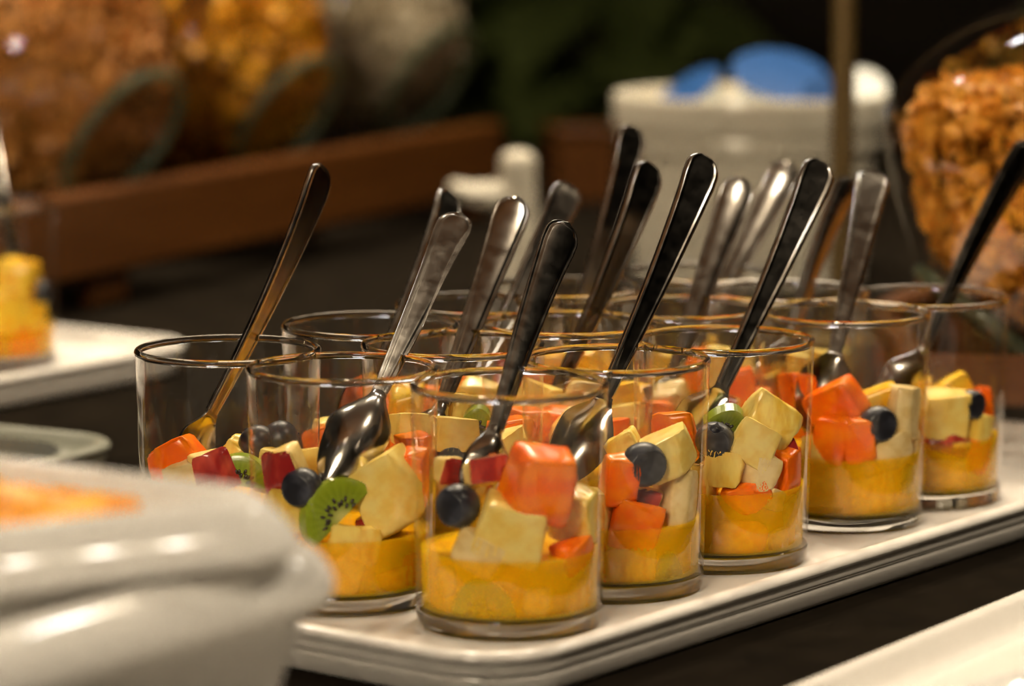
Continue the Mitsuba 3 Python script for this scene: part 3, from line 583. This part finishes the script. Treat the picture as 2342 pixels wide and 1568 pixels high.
# ------------------------------------------------------------------ cereal jars on their racks
def jar(base, axis, prof, t, fill_z, flake_bsdf, n_flakes, size, label, cereal_label, seed, spin=0.0):
    """Tilted glass jar: lathe profile (radius, height) from the base, glass t thick, filled with flakes up to the world height fill_z."""
    axis = np.asarray(axis, float) / np.linalg.norm(axis)
    k = thing('cereal_jar', label, 'jar', 'slanted cereal jars')
    p = smooth_profile(prof, 5)
    nrm = np.gradient(p, axis=0); nrm = np.stack([-nrm[:, 1], nrm[:, 0]], 1); nrm /= np.linalg.norm(nrm, axis=1, keepdims=True)
    inner = p + nrm * t; inner[:, 0] = np.maximum(inner[:, 0], 0)
    part(k, 'wall', align(lathe(p, 96), axis, base), 'jar_glass', True)
    rb = prof[0][0]
    part(k, 'base', align(lathe([(0, 0.0005), (rb, 0.0005)], 64), axis, base), 'glass_sheet')
    ring = trimesh.creation.torus(rb, 0.0034, 64, 14)
    part(k, 'foot_ring', align(ring, axis, base), 'green_glass', True, 'thick greenish foot ring')
    if prof[-1][0] < 0.075:
        ring = trimesh.creation.torus(prof[-1][0], 0.004, 64, 12); ring.apply_translation((0, 0, prof[-1][1]))
        part(k, 'lip', align(ring, axis, base), 'glass', True, 'thick rolled glass lip')
    # cereal: a core body plus flakes over its outside and top
    q = p + nrm * (t + 0.0115); q[:, 0] = np.maximum(q[:, 0], 0.001)
    cs = CrossSection([np.vstack([[0, q[0, 1]], q, [0, q[-1, 1]]])])
    body = Manifold.revolve(cs, 64)
    mm = body.to_mesh(); core = trimesh.Trimesh(mm.vert_properties[:, :3], mm.tri_verts)
    core = align(core, axis, base)
    man = Manifold(mesh=__import__('manifold3d').Mesh(core.vertices.astype(np.float32), core.faces.astype(np.uint32)))
    man = man.trim_by_plane((0, 0, -1), -fill_z)
    mm = man.to_mesh(); core = trimesh.Trimesh(mm.vert_properties[:, :3], mm.tri_verts)
    rg = np.random.default_rng(seed)
    pts, fi = trimesh.sample.sample_surface(core, n_flakes, seed=seed)
    nr = core.face_normals[fi]
    V, Fc = [], []
    g, off = np.linspace(-1, 1, 5), 0
    gx_, gy_ = np.meshgrid(g, g)
    disk = np.sqrt(gx_ ** 2 + gy_ ** 2)
    sc = np.where(disk > 0, np.maximum(np.abs(gx_), np.abs(gy_)) / np.maximum(disk, 1e-9), 1)
    ux, uy = (gx_ * sc).ravel(), (gy_ * sc).ravel()
    tri = [(a, a + 1, a + 6) for r_ in range(4) for a in range(r_ * 5, r_ * 5 + 4)] + [(a, a + 6, a + 5) for r_ in range(4) for a in range(r_ * 5, r_ * 5 + 4)]
    tri = np.array(tri)
    for pt, nn in zip(pts, nr):
        s = size * rg.uniform(0.65, 1.2)
        e = nn * 0.8 + rg.normal(0, 0.62, 3); e /= np.linalg.norm(e)
        a = np.cross(e, rg.normal(0, 1, 3)); a /= np.linalg.norm(a); b = np.cross(e, a)
        cu, cv = rg.uniform(-0.2, 0.9), rg.uniform(-0.3, 0.7)
        hgt = cu * ux ** 2 + cv * uy ** 2 + 0.18 * np.sin(3 * ux + rg.uniform(0, 6)) * np.cos(2.6 * uy + rg.uniform(0, 6))
        asp = rg.uniform(0.6, 0.95)
        v = pt + nn * rg.uniform(0.001, 0.0055) + s * (ux[:, None] * a + asp * uy[:, None] * b) + (s * 0.55 * hgt)[:, None] * e
        V.append(v); Fc.append(tri + off); off += 25
    fl = trimesh.Trimesh(np.vstack(V), np.vstack(Fc), process=False)
    # keep the flakes inside the glass
    ax3 = axis; rel = fl.vertices - base; hgt = rel @ ax3; rad = rel - hgt[:, None] * ax3; rr = np.linalg.norm(rad, axis=1)
    zi, ri = inner[:, 1], inner[:, 0]
    o = np.argsort(zi); lim = np.interp(hgt, zi[o], ri[o]) - 0.001
    h2 = np.clip(hgt, t + 0.003, prof[-1][1] - 0.01)
    fl.vertices = base + h2[:, None] * ax3 + rad * np.minimum(1, lim / np.maximum(rr, 1e-9))[:, None]
    shrink = trimesh.Trimesh(core.vertices, core.faces)
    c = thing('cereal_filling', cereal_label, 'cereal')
    part(c, 'core', shrink, 'flake_gap_shade' if flake_bsdf != 'flake_oat' else flake_bsdf); part(c, 'flakes', fl, flake_bsdf, True, 'loose curled flakes', True)

PROF = [(0.046, 0.0), (0.056, 0.010), (0.071, 0.026), (0.082, 0.044), (0.087, 0.064), (0.087, 0.084), (0.081, 0.104), (0.072, 0.124), (0.067, 0.140), (0.066, 0.150)]
AX = (-0.70, 0.40, 0.52)
def far(p): return CAM + (np.asarray(p, float) - CAM) * 1.08
jar(far([-0.2135, 1.850, 1.0045]), AX, PROF, 0.004, 1.075, 'flake_brown', 1900, 0.0085, 'slanted glass jar of brown flakes, leftmost on the left wooden rack', 'brown cereal flakes in the leftmost jar of the left rack', 11)
jar(far([-0.1365, 2.045, 1.0010]), AX, PROF, 0.004, 1.115, 'flake_yellow', 1900, 0.0085, 'slanted glass jar of yellow cornflakes, middle of the left wooden rack', 'yellow cornflakes in the middle jar of the left rack', 12)
jar(far([-0.0560, 2.245, 1.0090]), AX, PROF, 0.004, 1.105, 'flake_oat', 2200, 0.007, 'slanted glass jar of grey oats, right end of the left wooden rack', 'grey-beige rolled oats in the right-end jar of the left rack', 13)
def rack_box(size, at, rot): return box(size, at, rot, 0.003)
r = thing('jar_rack', 'long reddish-brown wooden rack under the three jars on the left', 'rack')
d0, d1 = np.array([-0.320, 1.745]), np.array([-0.0065, 2.430])
dv = d1 - d0; Ln = np.linalg.norm(dv); dg = math.degrees(math.atan2(dv[1], dv[0])); dv /= Ln; nv = np.array([-dv[1], dv[0]])
m0 = (d0 + d1) / 2
part(r, 'front_board', rack_box((Ln, 0.016, 0.050), (*(m0 + nv * 0.008), 0.9430), dg), 'rack_wood')
part(r, 'back_board', rack_box((Ln, 0.016, 0.046), (*(m0 + nv * 0.176), 0.950), dg), 'rack_wood')
for t in (0.0, 0.33, 0.66, 1.0):
    q = d0 + dv * (0.008 + t * (Ln - 0.016)) + nv * 0.092
    part(r, 'cross_bar', rack_box((0.016, 0.152, 0.030), (*q, 0.921), dg), 'rack_wood')
for t in (0.30, 0.97):
    for o in (0.015, 0.165):
        q = d0 + dv * t * Ln + nv * o
        part(r, 'leg', rack_box((0.04, 0.012, 0.030), (*q, COUNTER_Z + 0.0152), dg), 'rack_wood')

PROF_R = [(0.0403, 0.0), (0.0525, 0.0075), (0.077, 0.0244), (0.0956, 0.0431), (0.1003, 0.060), (0.0994, 0.077), (0.0938, 0.0975), (0.0825, 0.122), (0.0713, 0.1425), (0.0675, 0.159), (0.069, 0.170)]
jar(np.array([0.2156, 1.500, 0.9487]), (0.62, 0.06, 0.78), PROF_R, 0.006, 1.0520, 'flake_gold', 3600, 0.0062, 'large slanted glass jar of golden cornflakes at the right edge of the photo', 'golden cornflakes in the large jar at the right edge', 14)
r = thing('jar_stand', 'reddish-brown wooden stand under the large cornflake jar at the right', 'rack')
part(r, 'side_panel', rack_box((0.075, 0.014, 0.056), (0.1900, 1.590, COUNTER_Z + 0.0282), 66), 'rack_wood')
part(r, 'back_panel', rack_box((0.19, 0.014, 0.052), (0.290, 1.632, COUNTER_Z + 0.0262), -4), 'rack_wood')
part(r, 'front_rail', rack_box((0.200, 0.012, 0.022), (0.278, 1.4285, 0.9350), -4), 'rack_wood')
part(r, 'cross_bar', rack_box((0.012, 0.112, 0.020), (0.1790, 1.498, 0.9350), 0), 'rack_wood')
part(r, 'cross_bar', rack_box((0.012, 0.190, 0.020), (0.3720, 1.528, 0.9350), 0), 'rack_wood')
part(r, 'side_panel', rack_box((0.014, 0.06, 0.050), (0.380, 1.60, COUNTER_Z + 0.0252), 0), 'rack_wood')

k = thing('china_tub', 'large white china tub with a stepped rim, holding portion cups, behind the spoons', 'tub')
tb = lathe(smooth_profile([(0, 0.0002), (0.066, 0.0002), (0.071, 0.003), (0.0755, 0.040), (0.0772, 0.0780), (0.0776, 0.0800), (0.0815, 0.0815), (0.0822, 0.0845), (0.0815, 0.0900), (0.0810, 0.0925), (0.0848, 0.0945), (0.0856, 0.0975), (0.0858, 0.1120), (0.0835, 0.1146), (0.0808, 0.1135), (0.0795, 0.1080), (0.0790, 0.0985), (0.070, 0.0962), (0, 0.0962)], 3), 96)
tb.apply_translation((0.1485, 2.10, COUNTER_Z)); part(k, 'body', closed(tb), 'cream_china', 35)
def portion_cup(at, axis, r_, h_, label):
    k = thing('portion_cup', label, 'cup', 'portion cups in the tub')
    b = closed(lathe([(0, 0), (r_ * 0.72, 0), (r_ * 0.76, 0.001), (r_ * 0.93, h_ - 0.002), (r_ * 1.08, h_ - 0.0014), (r_ * 1.08, h_ - 0.0004), (0, h_ - 0.0004)], 40))
    part(k, 'body', align(b, axis, at), 'cup_plastic', 35)
    ld = closed(lathe([(0, h_), (r_ * 1.1, h_ - 0.0002), (r_ * 1.12, h_ + 0.0006), (r_ * 0.9, h_ + 0.001), (r_ * 0.5, h_ + 0.0016), (0, h_ + 0.0018)], 40))
    part(k, 'lid', align(ld, axis, at), 'blue_foil', 35, 'blue foil lid')
TZ = COUNTER_Z + 0.097
portion_cup((0.163, 2.085, TZ + 0.012), (0.10, -0.45, 0.9), 0.027, 0.020, 'portion cup with a big blue lid on top of the heap in the white tub')
portion_cup((0.118, 2.088, TZ + 0.006), (-0.55, -0.25, 0.8), 0.021, 0.017, 'portion cup tilted with its blue lid to the left in the white tub')
portion_cup((0.185, 2.060, TZ + 0.006), (0.45, -0.75, 0.45), 0.017, 0.014, 'small portion cup low at the front of the heap in the white tub')
portion_cup((0.222, 2.110, TZ + 0.022), (-0.2, 0.65, -0.7), 0.019, 0.018, 'upturned pale portion cup right of the brass post in the white tub')
portion_cup((0.140, 2.055, TZ + 0.010), (0.2, 0.8, -0.5), 0.016, 0.014, 'upturned white portion cup in the middle of the white tub')

k = thing('china_jug', 'slim cream china jug with its spout to the left, beside the wooden rack', 'jug')
jb = closed(lathe(smooth_profile([(0, 0.0003), (0.015, 0.0003), (0.0165, 0.002), (0.0150, 0.012), (0.0120, 0.040), (0.0108, 0.066), (0.0108, 0.078), (0.0085, 0.0835), (0.004, 0.0855), (0, 0.0858)], 4), 40))
jb.apply_translation((0.0035, 2.02, COUNTER_Z)); part(k, 'body', jb, 'cream_china', True)
hulls = []
def ball(p, r_): return Manifold.sphere(r_, 24).translate(p)
path = [((0.0, 2.02, 0.956), 0.0095), ((-0.014, 2.02, 0.956), 0.0080), ((-0.026, 2.02, 0.957), 0.0065), ((-0.034, 2.02, 0.960), 0.005)]
sp = Manifold()
for (p, a), (q, b) in zip(path, path[1:]): sp = sp + Manifold.batch_hull([ball(p, a), ball(q, b)])
mm = sp.to_mesh(); part(k, 'spout', trimesh.Trimesh(mm.vert_properties[:, :3], mm.tri_verts), 'cream_china', 60)

k = thing('shelf_post', 'slim brass shelf post standing in front of the white tub', 'post')
pc = closed(lathe([(0, 0), (0.020, 0), (0.020, 0.003), (0.0075, 0.005), (0.0062, 0.008), (0.0062, 0.46), (0, 0.46)], 32)); pc.apply_translation((0.1770, 1.80, COUNTER_Z))
part(k, 'rod', pc, 'brass', 35)
bk = thing('wooden_box', 'small dark red wooden box far back between jug and white tub', 'box')
part(bk, 'body', box((0.046, 0.046, 0.050), (0.0520, 2.56, COUNTER_Z + 0.0252), 12, 0.002), 'rack_wood')
part(bk, 'lid', box((0.050, 0.050, 0.006), (0.0520, 2.56, COUNTER_Z + 0.0534), 12, 0.001), 'rack_wood')

def plant(x, y, n, seed, label):
    k = thing('potted_plant', label, 'plant', 'plants behind the buffet')
    pot = closed(lathe(smooth_profile([(0, 0.0), (0.13, 0.0), (0.15, 0.02), (0.19, 0.50), (0.20, 0.52), (0.185, 0.52), (0.175, 0.46), (0, 0.46)], 3), 48)); pot.apply_translation((x, y, 0.001))
    part(k, 'pot', pot, 'lamp_metal', 40)
    rg = np.random.default_rng(seed); V, Fc, off = [], [], 0
    for _ in range(n):
        a = rg.uniform(0, 2 * np.pi); L = rg.uniform(0.16, 0.30); z0 = rg.uniform(0.50, 1.12)
        d = np.array([math.cos(a), math.sin(a), rg.uniform(0.1, 0.9)]); d /= np.linalg.norm(d)
        s = np.cross(d, [0, 0, 1]); s /= np.linalg.norm(s); u = np.cross(s, d)
        t = np.linspace(0, 1, 7); wd = 0.055 * np.sin(np.pi * np.clip(t, 0.02, 0.985)) ** 0.8
        c = np.array([x + 0.05 * math.cos(a), y + 0.05 * math.sin(a), z0]) + d * (L * t)[:, None] - np.array([0, 0, 1]) * (0.12 * t ** 2)[:, None]
        for sd in (-1, 0, 1): V.append(c + s * (sd * wd)[:, None] + u * (abs(sd) * 0.012))
        for i in range(6):
            for j in (0, 7): Fc += [(off + j + i, off + j + i + 1, off + j + 8 + i), (off + j + i, off + j + 8 + i, off + j + 7 + i)]
        off += 21
    part(k, 'foliage', trimesh.Trimesh(np.vstack(V), np.array(Fc), process=False), 'leaf_green', True, 'broad green leaves', True)
    st = trimesh.creation.cylinder(0.012, 0.66, sections=12); st.apply_translation((x, y, 0.79)); part(k, 'stem', st, 'rack_wood', 40)
plant(0.10, 3.75, 120, 21, 'dim leafy plant behind the buffet, left of the brass post')
plant(0.78, 3.75, 120, 22, 'dim leafy plant behind the buffet, right of the brass post')
